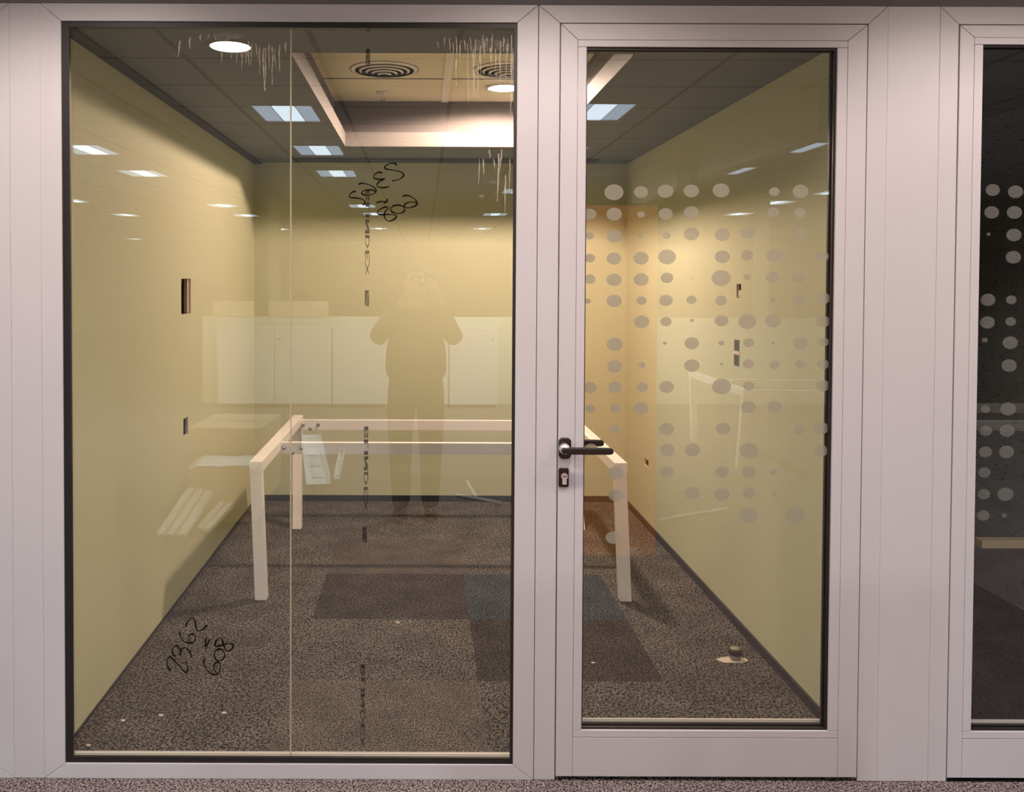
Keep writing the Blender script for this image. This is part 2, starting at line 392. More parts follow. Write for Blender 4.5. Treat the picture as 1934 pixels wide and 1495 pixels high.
ring('frame_core', wx0+.003, wx1-.003, 0.003, ZT-.003, gx0-wx0-.003, wx1-gx1-.003, ZT-gz1-.003, gz0-.003, .0121, T, ALU, win)
ring('gasket', gx0, gx1, gz0, gz1, .024, .009, .017, .019, .006, .017, RUBBER, win)
bx('inner_lip', gx0+.018, gx1-.006, .027, .034, gz0+.0165, gz0+.0205, ALU_IN, win)
seam = un(549, 700, 'y', G).x
bx('glass_pane', gx0+.004, seam-.002, G, G+.006, gz0+.004, gz1-.004, GLASS, win)
bx('glass_pane', seam+.002, gx1-.004, G, G+.006, gz0+.004, gz1-.004, GLASS, win)
bx('joint_strip', seam-.002, seam+.002, G-.001, G+.007, gz0+.014, gz1-.014, JOINT, win)
def gl(px, py, y=G-.0006):
    p = un(px, py, 'y', y); return p.x, p.z
# handwriting
def writing(strokes, ox, oy, s, name, label):
    bm = bmesh.new()
    for st in strokes:
        if isinstance(st[0], str):
            _, cx, cy, rx, ry = st; st = [(cx+rx*math.cos(t), cy+ry*math.sin(t)) for t in [k*math.pi/6-1.8 for k in range(14)]]
        pts = smooth_line(st, 5); rad = []
        P = []
        for k, q in enumerate(pts):
            x, z = gl(ox+q[0]/s, oy+q[1]/s); P.append((x, z)); rad.append(.0020+.0006*math.sin(k*.35))
        for k in range(len(P)):
            a, b = P[max(k-1, 0)], P[min(k+1, len(P)-1)]
            dx, dz = b[0]-a[0], b[1]-a[1]; l = math.hypot(dx, dz) or 1
            n = (-dz/l*rad[k], dx/l*rad[k])
            v = (bm.verts.new((P[k][0]+n[0], G-.0007, P[k][1]+n[1])), bm.verts.new((P[k][0]-n[0], G-.0007, P[k][1]-n[1])))
            if k: bm.faces.new((prev[0], prev[1], v[1], v[0]))
            prev = v
    o = obj(name, bm, MARKER, win); sm = o.modifiers.new('thickness', 'SOLIDIFY'); sm.thickness = .0004; o['label'] = label
writing([[(1020, 310), (1000, 275), (940, 265), (860, 285), (810, 330), (840, 365), (960, 385), (1090, 415), (1145, 465), (1110, 520), (1040, 555), (940, 575)],
 [(770, 435), (720, 420), (650, 445), (610, 500), (640, 535), (720, 545), (815, 535)], [(815, 535), (740, 570), (675, 630), (690, 680), (770, 695), (850, 685), (890, 672)],
 [(345, 640), (380, 620), (450, 622), (560, 655), (640, 710), (655, 760), (620, 800), (520, 825), (430, 815), (400, 785), (430, 750), (520, 733), (600, 740), (645, 765)],
 [(305, 765), (260, 762), (205, 800), (180, 850), (230, 870), (340, 880), (420, 900), (460, 945), (445, 985), (420, 995)],
 [(665, 965), (700, 945), (780, 938), (865, 938)], [(845, 885), (850, 930), (790, 975)],
 [(860, 1035), (800, 1040), (720, 1080), (680, 1135), (710, 1165), (820, 1165), (930, 1170), (1015, 1190), (990, 1240), (900, 1285), (840, 1265), (800, 1200), (810, 1130), (850, 1075), (890, 1048)],
 ('e', 1040, 1075, 125, 75),
 [(1125, 850), (1180, 830), (1260, 845), (1340, 900), (1385, 970), (1340, 1020), (1230, 1050), (1160, 1030), (1165, 990), (1220, 955), (1300, 945), (1370, 965)]],
 640, 280, 9.344, 'marker_writing', 'numbers in black marker written upside down and mirrored')
writing([[(480, 405), (480, 370), (540, 280), (600, 245), (640, 320), (650, 400), (690, 470), (760, 460), (820, 410), (855, 370)],
 [(385, 490), (368, 515), (385, 580), (440, 660), (520, 690), (600, 685), (645, 620), (630, 550), (575, 530), (525, 570), (530, 630), (570, 680)],
 [(305, 920), (255, 895), (235, 830), (260, 760), (310, 735), (355, 770), (375, 820)], [(385, 920), (380, 850), (410, 790), (460, 770), (520, 810), (560, 880), (580, 945)],
 [(215, 1150), (185, 1165), (150, 1080), (150, 990), (190, 935), (260, 985), (340, 1070), (420, 1160), (480, 1205), (510, 1150), (500, 1080), (475, 1015)],
 [(845, 595), (825, 640), (830, 740), (840, 800)], [(905, 620), (860, 700), (820, 740), (755, 755)],
 [(1000, 755), (990, 690), (1030, 630), (1080, 600), (1120, 650), (1150, 740), (1180, 810), (1220, 835), (1290, 790), (1310, 715), (1220, 700), (1140, 725), (1050, 745), (1000, 755)],
 ('e', 1070, 900, 90, 105),
 [(820, 970), (795, 1000), (800, 1070), (860, 1180), (960, 1245), (1040, 1230), (1080, 1140), (1075, 1050), (1020, 1030), (970, 1080), (975, 1150), (1020, 1215)]],
 300, 1140, 9.344, 'marker_writing', 'numbers 2362 x 608 in black marker')
# stamped brand name, turned on its side and seen from behind: u across, v down the letters
def q4(bm, pts, x0, z0, s):
    vs_ = [bm.verts.new((x0+u*s, G-.0005, z0-v*s)) for u, v in pts]; bm.faces.new(vs_)
def brand(px, py):
    x0, z0 = gl(px, py); s = .001706; bm = bmesh.new()
    blk = lambda v0, v1, u0=0, u1=8: q4(bm, [(u0, v0), (u1, v0), (u1, v1), (u0, v1)], x0, z0, s)
    blk(0, 7.5); [blk(7.5, 14, u, u+1.2) for u in (0, 3.4, 6.8)]                       # B
    for u in (0, 4.2):
        q4(bm, [(u, 14), (u+1.6, 14), (u+2.2, 22), (u+1, 22)], x0, z0, s); q4(bm, [(u+2.2, 14), (u+3.8, 14), (u+2.9, 22), (u+1.9, 22)], x0, z0, s)
    blk(25, 33); blk(33, 42, 7, 8)                                                   # L
    blk(47, 54.5)                                                                      # I
    blk(57, 63.5); q4(bm, [(0, 63.5), (4, 63.5), (8, 77), (4, 77)], x0, z0, s); blk(77, 84)   # N
    blk(87, 93); blk(93, 103, 0, 1.3); blk(93, 103, 6.7, 8)                                # D
    q4(bm, [(0, 103), (1.6, 103), (4, 108), (4, 113)], x0, z0, s); q4(bm, [(8, 103), (4, 113), (4, 108), (6.4, 103)], x0, z0, s)
    blk(116, 122.5); [blk(122.5, 143 if u != 3.5 else 134, u, u+1) for u in (0, 3.5, 7)]      # E
    q4(bm, [(0, 143), (1.8, 143), (8, 161), (6.8, 161)], x0, z0, s); q4(bm, [(6.2, 143), (8, 143), (1.2, 161), (0, 161)], x0, z0, s)   # X
    obj('brand_marking', bm, INK, win)['label'] = 'brand name stamped vertically in grey, seen reversed'
def logo(px, py, h=30):
    x0, z0 = gl(px, py); s = .001706; bm = bmesh.new()
    q4(bm, [(0, 0), (8, 0), (6.5, h*.25), (1.5, h*.95), (0, h)], x0, z0, s); q4(bm, [(8, h*.12), (8, h), (2.6, h), (4, h*.62)], x0, z0, s)
    obj('brand_emblem', bm, INK, win)['label'] = 'small stamped emblem, a block cut by a diagonal'
for px, py in ((690, 357), (687.3, 805), (681.5, 1254)): brand(px, py)
for px, py in ((691, 92), (689.3, 548), (684.8, 995)): logo(px, py)
bm = bmesh.new(); x0, z0 = gl(691, 50); s = .001706
q4(bm, [(0, 10), (1.5, 10), (5, 3), (3.6, 3)], x0, z0, s); q4(bm, [(6.5, 10), (8, 10), (5, 3), (3.6, 3)], x0, z0, s)
obj('brand_marking', bm, INK, win)['label'] = 'tail of a stamped letter at the top edge'
# dried drips and smears
bm = bmesh.new()
def drip(px, y0_, y1_, wpx=2.4):
    n = 14; prev = None; x = px
    for k in range(n+1):
        y = y0_+(y1_-y0_)*k/n; x += R.uniform(-.7, .7); wd = wpx*(.4+.6*math.sin(math.pi*min(1, k/n+.15)))*R.uniform(.7, 1.1)
        if k == n: wd *= 1.2
        a, b = gl(x-wd/2, y), gl(x+wd/2, y)
        v = (bm.verts.new((a[0], G-.0009, a[1])), bm.verts.new((b[0], G-.0009, b[1])))
        if prev: bm.faces.new((prev[0], prev[1], v[1], v[0]))
        prev = v
for px, a, b in ((449, 78, 118), (457, 80, 132), (463, 84, 118), (470, 78, 122), (477, 80, 124), (490, 88, 140), (497, 92, 170), (501, 90, 172), (508, 82, 130), (514, 88, 160), (528, 84, 134), (340, 76, 108), (380, 66, 80), (432, 66, 78), (405, 62, 76),
                 (884, 82, 198), (871, 75, 118), (862, 70, 162), (894, 92, 175), (903, 120, 182), (930, 64, 128), (957, 84, 158), (966, 66, 216), (946, 78, 152), (976-6, 90, 190), (912, 66, 102), (920, 70, 96), (850, 72, 100), (948, 282, 320), (942, 290, 380), (905, 300, 350), (962, 300, 360), (925, 282, 300), (360, 70, 92), (395, 64, 74), (420, 98, 120), (437, 92, 112), (483, 82, 108), (519, 92, 126), (540, 80, 100), (826, 78, 92), (840, 70, 88), (857, 80, 104), (877, 76, 96), (888, 70, 110), (899, 74, 120), (908, 86, 140), (916, 78, 108), (925, 90, 120), (936, 92, 130), (951, 70, 98), (960, 74, 110), (970, 100, 170), (913, 300, 330), (932, 300, 322), (954, 330, 400)):
    drip(px, a, b, R.uniform(1.6, 3.0))
obj('dried_drips', bm, RESIDUE, win)['label'] = 'whitish dried water drips on the glass'
bm = bmesh.new()
def smear(cx, cy, rx, ry, n=22):
    pts = []
    for k in range(n):
        t = 2*math.pi*k/n; r = R.uniform(.75, 1.1); x, z = gl(cx+rx*r*math.cos(t), cy+ry*r*math.sin(t)); pts.append(bm.verts.new((x, G-.0012, z)))
    bm.faces.new(pts)
for c in ((430, 68, 30, 8), (470, 100, 14, 5), (925, 85, 40, 14), (940, 150, 30, 12), (895, 172, 8, 9), (930, 345, 14, 4), (908, 370, 7, 3)): smear(*c)
obj('water_smear', bm, film('faint_smear', (.95, .9, .8), .07, .9, .5), win)['label'] = 'faint cloudy smears near the top of the glass'

# ------------------------------------------------------------------ glazed doors
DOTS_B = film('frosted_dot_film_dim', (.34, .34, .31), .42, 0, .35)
def dot_mesh(dots, parent, y, m=None):
    bm = bmesh.new()
    for px, py, r in dots:
        c = un(px, py, 'y', y); rr = r*.001706
        vs_ = [bm.verts.new((c.x+rr*math.cos(2*math.pi*k/28), y, c.z+rr*.83*math.sin(2*math.pi*k/28))) for k in range(28)]; bm.faces.new(vs_)
    o = obj('dot_film', bm, m or DOTS, parent); o['label'] = 'frosted round dots of many sizes stuck on the glass'; return o
def door(name, fx0, fx1, lx0, lx1, gx0, gx1, gz0, gz1, label, latch=True):
    d = struct(empty(name), label)
    mitred(d, fx0, fx1, 0, ZT, lx0-fx0, fx1-lx1, ZT-2.4532, 0, 0, .012, ALU, 'door_frame')
    zt = 2.4532
    bm = bmesh.new(); box(bm, fx0+.003, lx0+.012, .0125, T, 0, ZT-.002); box(bm, lx1-.012, fx1-.003, .0125, T, 0, ZT-.002); box(bm, lx0+.012, lx1-.012, .0125, T, zt-.012, ZT-.002)
    obj('rebate', bm, mat('frame_rebate', (.22, .19, .19), .5), d)
    g = .0035; b = .0285
    a0, a1, c0, c1 = lx0+g, lx1-g, .0135, zt-g
    bx0, bx1, bz0, bz1 = gx0-b, gx1+b*1.15, gz0-.024, gz1+.022
    def pr(nm, pts, m=ALU, y0=-.002, y1=.058): bm = bmesh.new(); prism(bm, pts, y0, y1); return obj(nm, bm, m, d, .0012)
    e = .0007
    pr('leaf_stile', [(a0, c0), (a0, c1-e), (bx0, bz1-e), (bx0, c0)]); pr('leaf_stile', [(a1, c0), (bx1, c0), (bx1, bz1-e), (a1, c1-e)])
    pr('leaf_top_rail', [(a0+e, c1), (a1-e, c1), (bx1-e, bz1), (bx0+e, bz1)]); pr('leaf_bottom_rail', [(bx0+e, c0), (bx0+e, bz0-e), (bx1-e, bz0-e), (bx1-e, c0)])
    k = .0009
    pr('glazing_bead', [(bx0+k, gz1), (bx0+k, bz1-k), (bx1-k, bz1-k), (bx1-k, gz1)], ALU, -.002, .014)
    pr('glazing_bead', [(bx0+k, bz0+k), (bx0+k, gz0), (bx1-k, gz0), (bx1-k, bz0+k)], ALU, -.002, .014)
    pr('glazing_bead', [(bx0+k, gz0+k), (bx0+k, gz1-k), (gx0, gz1-k), (gx0, gz0+k)], ALU, -.002, .014)
    pr('glazing_bead', [(gx1, gz0+k), (gx1, gz1-k), (bx1-k, gz1-k), (bx1-k, gz0+k)], ALU, -.002, .014)
    ring('gasket', gx0, gx1, gz0, gz1, .004, .007, .007, .006, .006, .0175, RUBBER, d)
    bx('inner_bead', gx0+.004, gx1-.010, .036, .042, gz0, gz0+.0195, ALU_IN, d)
    ring('spacer_bar', gx0, gx1, gz0, gz1, .005, .011, .009, .010, .0241, .0359, RUBBER, d)
    bx('glass_pane', gx0-.003, gx1+.003, G, G+.006, gz0-.003, gz1+.003, GLASS2, d)
    return d
D1 = door('door_1', .3685, 1.4863, .4355, 1.4232, .5217, 1.3252, .1656, 2.3771, 'glazed door in grey-pink metal frame with frosted dots and black lever handle')
dots1 = [(1159.5,363,18),(1210.7,362.5,13.5),(1257,361,15),(1305.7,360.5,14.5),(1361.8,359.6,16),(1462.5,362,10),(1512,361,15),
(1114,404.5,12.5),(1160,404,14.5),(1210.7,405,7.3),(1257,404,13.5),(1305.7,401.3,14.5),(1460,401,11.5),(1511,401.5,10.5),
(1114,445,8),(1160,446,14.5),(1210.7,445,5.3),(1259,444.5,7.8),(1305.7,441.5,14.7),(1364.5,443,14.5),(1412,439,13.8),(1509.5,441.7,13),
(1114,487.4,10),(1159.5,488,14),(1210.7,487.6,14.5),(1260,485,17),(1364.5,484.7,14.5),(1410.7,482,12),(1462.5,483.4,14.5),(1553.3,484,12),
(1114,527,11),(1160,528,14.6),(1211,527.6,14.4),(1259.8,524.6,12),(1306.5,526,1.5),(1362,525,18.3),(1411,522.6,7),(1460,524,13),(1509,523,13),
(1110,568.5,6),(1160,568,14.5),(1211.7,567.5,9.7),(1257.8,567,13),(1306,566,9.7),(1362,567.5,11.4),(1460,566,5.7),(1509,565,13),(1555,563,13),
(1212,607.5,14.4),(1258,607,10.7),(1307,605,4),(1362.8,605.5,13),(1411.4,607,17),(1460.5,606,15),(1555,607,13),
(1161,650,15.3),(1255.7,648,3.8),(1306.6,648,13.8),(1362.8,647.7,5.6),(1414,647,10.3),(1460.8,648,3.2),(1512,648,14),(1555.6,645.6,10),
(1161.5,691.5,14.4),(1212.4,689,6.5),(1307,690,14.4),(1363,687.4,3),(1414,687,10.3),(1463.4,688.6,9.7),(1512,687.7,9.7),(1555,687.7,11),
(1115,732,12.5),(1161.8,731,13.5),(1213,730.7,11),(1259,730.7,14),(1363,729.5,18),(1414.6,729,10.3),(1554,728,13),
(1115,771.6,9.4),(1161.8,770.7,10),(1211,770.7,14),(1414,768.6,14),(1463,768.6,14),
(1161.8,810,9),(1259,810,14),(1365.7,809,13.8),(1509.6,810,10.6),(1551,808.6,14),
(1116,848,13),(1260.4,849.5,14),(1308,849.5,14.4),(1415,851,18),(1550,851,13.8),
(1163,893.4,15.3),(1259,890.7,13),(1364,891,13),(1414.6,891,14),(1461,890.5,7.4),
(1163,934.6,14),(1308,931,14.7),(1364,933.7,15),(1415,930.8,12.7),(1463,932.5,5.6),(1415,973,18),(1503,973,18),(1158,1014.7,14.4)]
dot_mesh(dots1, D1, G-.0005)
# black lever set
hp = lambda px, py, y=-.004: un(px, py, 'y', y)
def plate(nm, px0, px1, py0, py1, cut, y0, y1, parent, bev=.002):
    a, b = hp(px0, py1, y0), hp(px1, py0, y0); c = cut
    bm = bmesh.new(); prism(bm, [(a.x+c, a.z), (b.x-c, a.z), (b.x, a.z+c), (b.x, b.z-c), (b.x-c, b.z), (a.x+c, b.z), (a.x, b.z-c), (a.x, a.z+c)], y0, y1)
    return obj(nm, bm, BLACK, parent, bev)
rose = plate('handle_rose', 1055.5, 1079, 827, 866, .008, -.014, -.002, D1)
rose['label'] = 'black faceted handle plate'
n0 = hp(1067, 848, -.03); bm = bmesh.new(); lathe(bm, [(.0, -.014), (.0175, -.014), (.0165, -.034), (.013, -.040), (0, -.040)], (n0.x, 0, n0.z), 'y'); obj('collar', bm, CHROME, rose, 0, True)['label'] = 'chrome collar'
def lever(y, x0, x1, z, s, parent):
    bm = bmesh.new(); pts = [(x0+.002, s*-.014+y*0, z)]
    lz = .0115
    prism(bm, [(x0-.006, z-lz*.6), (x0-.010, z), (x0-.006, z+lz*.7), (x0+.02, z+lz), (x1-.01, z+lz*.9), (x1-.002, z+lz*.55), (x1, z-lz*.2), (x1-.003, z-lz*.8), (x1-.012, z-lz), (x0+.02, z-lz)], min(y, y+s*.014), max(y, y+s*.014))
    return obj('lever', bm, BLACK, parent, .004)
a = hp(1067, 852, -.055); b = hp(1160, 852, -.055)
lever(-.055, a.x, b.x, a.z, 1, rose)
bm = bmesh.new(); lathe(bm, [(.010, -.036), (.010, -.05)], (a.x, 0, a.z), 'y'); obj('neck', bm, BLACK, rose)
ir = plate('handle_rose', 1057, 1080, 829, 862, .008, .058, .068, D1)
a = un(1070, 835, 'y', .108); b = un(1140, 835, 'y', .108)
lever(.108, a.x, b.x, a.z, -1, ir)
bm = bmesh.new(); lathe(bm, [(.010, .068), (.010, .1)], (a.x, 0, a.z), 'y'); obj('neck', bm, BLACK, ir)
esc = plate('lock_escutcheon', 1055, 1074.5, 884, 919.5, .003, -.010, -.002, D1)
esc['label'] = 'black keyhole plate'
c = hp(1066, 899, -.012)
bm = bmesh.new(); lathe(bm, [(.0, -.012), (.0, -.017), (.0105, -.017), (.0105, -.009), (0, -.009)], (c.x, 0, c.z), 'y'); box(bm, c.x-.0065, c.x+.0065, -.016, -.009, c.z-.026, c.z)
obj('lock_cylinder', bm, CHROME, esc)['label'] = 'chrome keyed cylinder'
bx('key_slot', c.x-.006, c.x+.007, -.0178, -.0165, c.z-.0015, c.z+.0012, BLACK, esc)

D2 = door('door_2', 1.6535, 2.75, 1.7125, 2.69, 1.7905, 2.6, .1656, 2.389, 'second glazed door at the right edge, dark room behind its dotted glass')
dots2 = [(1875,358.6,13.5),(1918,362,14.5),(1873,401,14),(1916,401,14.5),(1867,442,3.6),(1915,443.6,14.5),(1914,485.5,14.5),(1866,566,14),(1910,566,10),(1865,608.6,14),(1909,607,10),(1860,642,5.5),(1908,647,14.5),(1906,690,14.5),(1861,772,9),(1904,772,15),(1862,813,12),(1902,813,14.5),(1861,853,12.5),(1901,853,14.5),(1859,892,12),(1858,933,12),(1899,933,15.4),(1857,973,12),(1897,973,4.5),
 (1948,445,13),(1950,730,12),(1947,813,14),(1948,933,13),(1962,362,12),(1960,606,14)]
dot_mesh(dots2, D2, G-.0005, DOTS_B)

# pilaster panels between the frames
struct(bx('trim_3', 1.4866, 1.6532, .001, T, 0, ZT, ALU, None, .001), 'flat grey-pink metal panel between the two doors')
struct(bx('trim_4', -1.3272, -1.2288, .001, T, 0, ZT, ALU, None, .001), 'narrow flat metal panel left of the window')
f0 = struct(empty('window_2'), 'right edge of the neighbouring metal frame at far left')
mitred(f0, -2.9, -1.3275, 0, ZT, .067, .067, .056, .049)
ring('gasket', -2.833, -1.3945, .049, 2.4534, .015, .012, .012, .012, .006, .017, RUBBER, f0)
bx('glass_pane', -2.83, -1.398, G, G+.006, .052, 2.45, GLASS, f0)
struct(bx('wall_front', OX0, -2.902, 0, T, 0, OZ, OFFICE_W)); struct(bx('wall_front', 2.752, OX1, 0, T, 0, OZ, OFFICE_W))
struct(bx('wall_front', -2.902, 2.752, 0, T, ZT+.001, OZ, BAND), 'dark grey bulkhead above the glazed front')

# ------------------------------------------------------------------ desk frame
TZ = .712
def bar(bm, p, q, wx, wy):
    """square section bar between p and q, section fixed to world axes"""
    d = [(-wx/2, -wy/2), (wx/2, -wy/2), (wx/2, wy/2), (-wx/2, wy/2)]
    hexa(bm, [(p[0]+a, p[1]+b, p[2]) for a, b in d], [(q[0]+a, q[1]+b, q[2]) for a, b in d])
def desk_frame():
    t = empty('desk_frame', (0, 0, 0))
    for sx, xt, xf in ((-1, -.838, -.815), (1, 1.000, 1.034)):
        bm = bmesh.new(); box(bm, xt-.032, xt+.032, 1.605, 3.17, TZ-.056, TZ); obj('end_beam', bm, WHITE, t, .002)
        bm = bmesh.new(); bar(bm, (xf, 1.65, 0.004), (xt, 1.636, TZ-.056), .058, .06); obj('leg', bm, WHITE, t, .002)
        bm = bmesh.new(); bar(bm, (xf, 2.95, 0.004), (xt, 3.135, TZ-.056), .058, .06); obj('leg', bm, WHITE, t, .002)
    for y, n in ((2.235, 1), (3.06, 2)):
        bm = bmesh.new(); box(bm, -.806, .968, y-.02, y+.02, TZ-.080, TZ-.014); rl = obj('cross_rail', bm, WHITE, t, .0015)
        z = TZ-.05
        for bxx, bz in ((-.79, z+.006), (-.69, z+.006), (-.742, z-.022), (.95, z+.006), (.85, z+.006), (.9, z-.022)):
            bm = bmesh.new(); lathe(bm, [(0, -.028), (.006, -.029), (.011, -.024), (.012, -.0205), (0, -.0205)], (bxx, y, bz), 'y', 12); obj('bolt', bm, STEEL, rl, 0, True)
    return t
desk = desk_frame()
tag(desk, 'white metal desk frame without a top, standing on the meeting room carpet', 'desk frame')

# door stop with plaster patch
t = empty('door_stop', (1.352, .942, 0))
bm = bmesh.new(); lathe(bm, [(0, 0), (.022, 0), (.022, .022), (0, .022)], (0, 0, 0)); obj('base', bm, mat('worn_brass_grey', (.30, .26, .20), .4, .6), t, 0, True)
bm = bmesh.new(); lathe(bm, [(0, .022), (.026, .022), (.028, .028), (.027, .042), (.022, .046), (0, .046)], (0, 0, 0)); obj('rubber_ring', bm, RUBBER, t, 0, True)
bm = bmesh.new(); lathe(bm, [(0, .046), (.022, .046), (.020, .050), (0, .051)], (0, 0, 0)); obj('cap', bm, mat('stop_cap', (.32, .27, .18), .5), t, 0, True)
tag(t, 'small black rubber floor door stop near the right wall', 'door stop')
bm = bmesh.new(); n = 26
pp = [(1.352+(.050 if math.cos(2*math.pi*k/n) > 0 else .085)*math.cos(2*math.pi*k/n)*R.uniform(.8, 1.1), .932+.036*math.sin(2*math.pi*k/n)*R.uniform(.75, 1.2)) for k in range(n)]
slab(bm, pp, .0005, .0022); tag(obj('plaster_patch', bm, PLASTER), 'pale plaster dust ring on the carpet around the door stop', 'dust patch')
for k, (px, py, lab) in enumerate(((232, 1361, 'pale crumb on the carpet close to the left wall, nearest the window'), (304, 1351, 'tiny white crumb on the carpet below the lower handwriting'), (423, 1347, 'long pale crumb on the carpet left of the glass joint'), (752, 1176, 'pale crumb lying by the near edge of the dark tiles'), (1120, 1252, 'small pale scrap on the dark carpet tile behind the door'), (168, 1408, 'white grain on the carpet in the near left corner'))):
    p = un(px, py, 'z', 0); bm = bmesh.new(); slab(bm, [(p.x+.011*math.cos(a)*R.uniform(.5, 1.1), p.y+.008*math.sin(a)*R.uniform(.5, 1.1)) for a in [i*math.pi/4 for i in range(8)]], .0005, .004)
    tag(obj('debris_crumb', bm, PLASTER), lab, 'crumb', 'crumbs on the carpet')

# ------------------------------------------------------------------ dark room at right
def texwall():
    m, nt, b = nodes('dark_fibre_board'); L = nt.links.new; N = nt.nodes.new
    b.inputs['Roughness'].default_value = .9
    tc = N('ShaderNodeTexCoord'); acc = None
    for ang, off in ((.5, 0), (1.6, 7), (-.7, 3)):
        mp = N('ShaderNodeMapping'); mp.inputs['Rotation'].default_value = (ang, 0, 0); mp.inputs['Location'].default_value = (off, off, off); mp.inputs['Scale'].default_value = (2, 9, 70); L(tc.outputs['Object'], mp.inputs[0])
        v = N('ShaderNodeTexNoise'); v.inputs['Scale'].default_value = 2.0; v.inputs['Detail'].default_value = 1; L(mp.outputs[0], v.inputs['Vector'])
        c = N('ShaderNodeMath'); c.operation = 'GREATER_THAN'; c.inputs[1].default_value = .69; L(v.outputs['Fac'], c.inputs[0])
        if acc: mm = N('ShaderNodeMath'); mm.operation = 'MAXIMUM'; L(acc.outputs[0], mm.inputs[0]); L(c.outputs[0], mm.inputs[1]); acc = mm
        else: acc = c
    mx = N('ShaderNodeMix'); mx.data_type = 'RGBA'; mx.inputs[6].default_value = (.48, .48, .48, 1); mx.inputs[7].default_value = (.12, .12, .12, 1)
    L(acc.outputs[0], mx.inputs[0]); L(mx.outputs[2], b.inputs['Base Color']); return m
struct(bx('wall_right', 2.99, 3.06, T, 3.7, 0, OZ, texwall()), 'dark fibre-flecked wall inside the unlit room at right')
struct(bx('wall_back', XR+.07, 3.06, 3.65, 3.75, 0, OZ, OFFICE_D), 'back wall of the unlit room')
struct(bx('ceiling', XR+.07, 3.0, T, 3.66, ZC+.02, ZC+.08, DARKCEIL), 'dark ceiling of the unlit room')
bx_ = bx('timber_ledge', 2.60, 2.99, 1.25, 1.31, .392, .430, mat('pale_pine', (.93, .70, .46), .6, 0, .12, 14), None, .003)
tag(bx_, 'pale timber ledge fixed low on the dark wall behind the right door', 'ledge')

struct(bx('wall_back', OX0, XL-.07, 3.65, 3.75, 0, OZ, OFFICE_D), 'back wall of the neighbouring room at left')
struct(bx('wall_left', -4.4, -4.3, T, 3.65, 0, OZ, OFFICE_D)); struct(bx('ceiling', -4.3, XL-.075, T, 3.65, ZC+.02, ZC+.08, DARKCEIL))
# ------------------------------------------------------------------ open office behind the camera
GC = grid_ceiling('office_ceiling_tiles', (.62, .66, .70), (.15, .16, .17), .7167, .6667, 1.607, -2.53, .03)
struct(bx('ceiling', OX0, OX1, OY, 0, OZ, OZ+.05, GC), 'tiled ceiling of the open office')
struct(bx('wall_left', OX0-.1, OX0, OY, 0, 0, OZ, OFFICE_D)); struct(bx('wall_right', OX1, OX1+.1, OY, 0, 0, OZ, OFFICE_D)); struct(bx('wall_back', OX0, OX1, OY-.1, OY, 0, OZ, OFFICE_D))
PAN = emis('lit_louvre', (.72, .86, 1.0), P_PANEL); PAN2 = emis('lit_louvre_edge', (.62, .78, 1.0), P_PANEL*.4)
FRM = mat('lamp_housing', (.7, .72, .74), .4)
def panel():
    t = empty('ceiling_light', (0, 0, OZ))
    ring2 = bmesh.new(); box(ring2, -.215, -.2, -.315, .315, -.012, 0); box(ring2, .2, .215, -.315, .315, -.012, 0); box(ring2, -.2, .2, -.315, -.3, -.012, 0); box(ring2, -.2, .2, .3, .315, -.012, 0)
    obj('housing', ring2, FRM, t)
    bm = bmesh.new(); box(bm, -.2, -.082, -.3, .3, -.006, -.002); box(bm, .092, .2, -.3, .3, -.006, -.002); obj('reflector', bm, PAN2, t)
    bm = bmesh.new(); box(bm, -.07, .08, -.3, .3, -.007, -.002); obj('louvre', bm, PAN, t)
    return t
p0 = panel()
spots = [(-.955, 3.45, 'big one nearest the glass, left column'), (-.94, 5.25, ''), (-.95, 7.02, ''), (-.965, 11.4, ''), (-.86, 13.1, ''), (-1.02, 17.7, ''),
 (-3.04, 5.27, ''), (-3.10, 7.08, ''), (-3.18, 11.4, ''), (-3.24, 13.6, ''), (-3.34, 18.1, ''), (-5.45, 13.6, ''), (-5.28, 10.6, ''), (-8.5, 23.6, ''),
 (1.205, 3.35, ''), (1.28, 13.1, ''), (1.35, 17.6, ''), (3.22, 4.97, ''), (3.22, 6.64, ''), (5.5, 12.8, ''), (5.25, 10.5, '')]
labs = ['lit office ceiling panel reflected left of the recess, largest of the reflections', 'lit ceiling panel reflected just below the corner of the recess strip', 'lit ceiling panel reflected at the top of the back wall, left of the handwriting',
 'short bright ceiling panel reflected on the handwritten figure 2', 'bright ceiling panel reflected beside the handwritten 8, over the stamped name', 'faint ceiling panel reflected below the handwritten 8',
 'lit ceiling panel reflected on the left wall, topmost of its row', 'lit ceiling panel reflected on the left wall, second from the top', 'ceiling panel reflected near the back end of the left wall, left of a close pair', 'ceiling panel reflected across the back left corner',
 'thin bright ceiling panel reflected left of the glass joint on the back wall', 'thin ceiling panel reflected low on the left wall', 'faint sliver of ceiling panel reflected by the left frame', 'tiny ceiling panel reflected low on the left wall above the socket opening',
 'bright ceiling panel reflected at the top left of the door glass', 'small ceiling panel reflected at the right end of the window pane', 'lower small ceiling panel reflected at the right end of the window pane',
 'slanting ceiling panel reflected at upper right of the door glass', 'slanting ceiling panel reflected above the top row of dots on the door', 'small sliver of ceiling panel reflected right of the second row of dots', 'small sliver of ceiling panel reflected just below the top row of dots, far right']
for i, (x, y, _) in enumerate(spots):
    o = p0 if i == 0 else copy_tree(p0)
    o.location = (x, 2*G-y, OZ); tag(o, labs[i], 'ceiling light', 'square office ceiling lights')
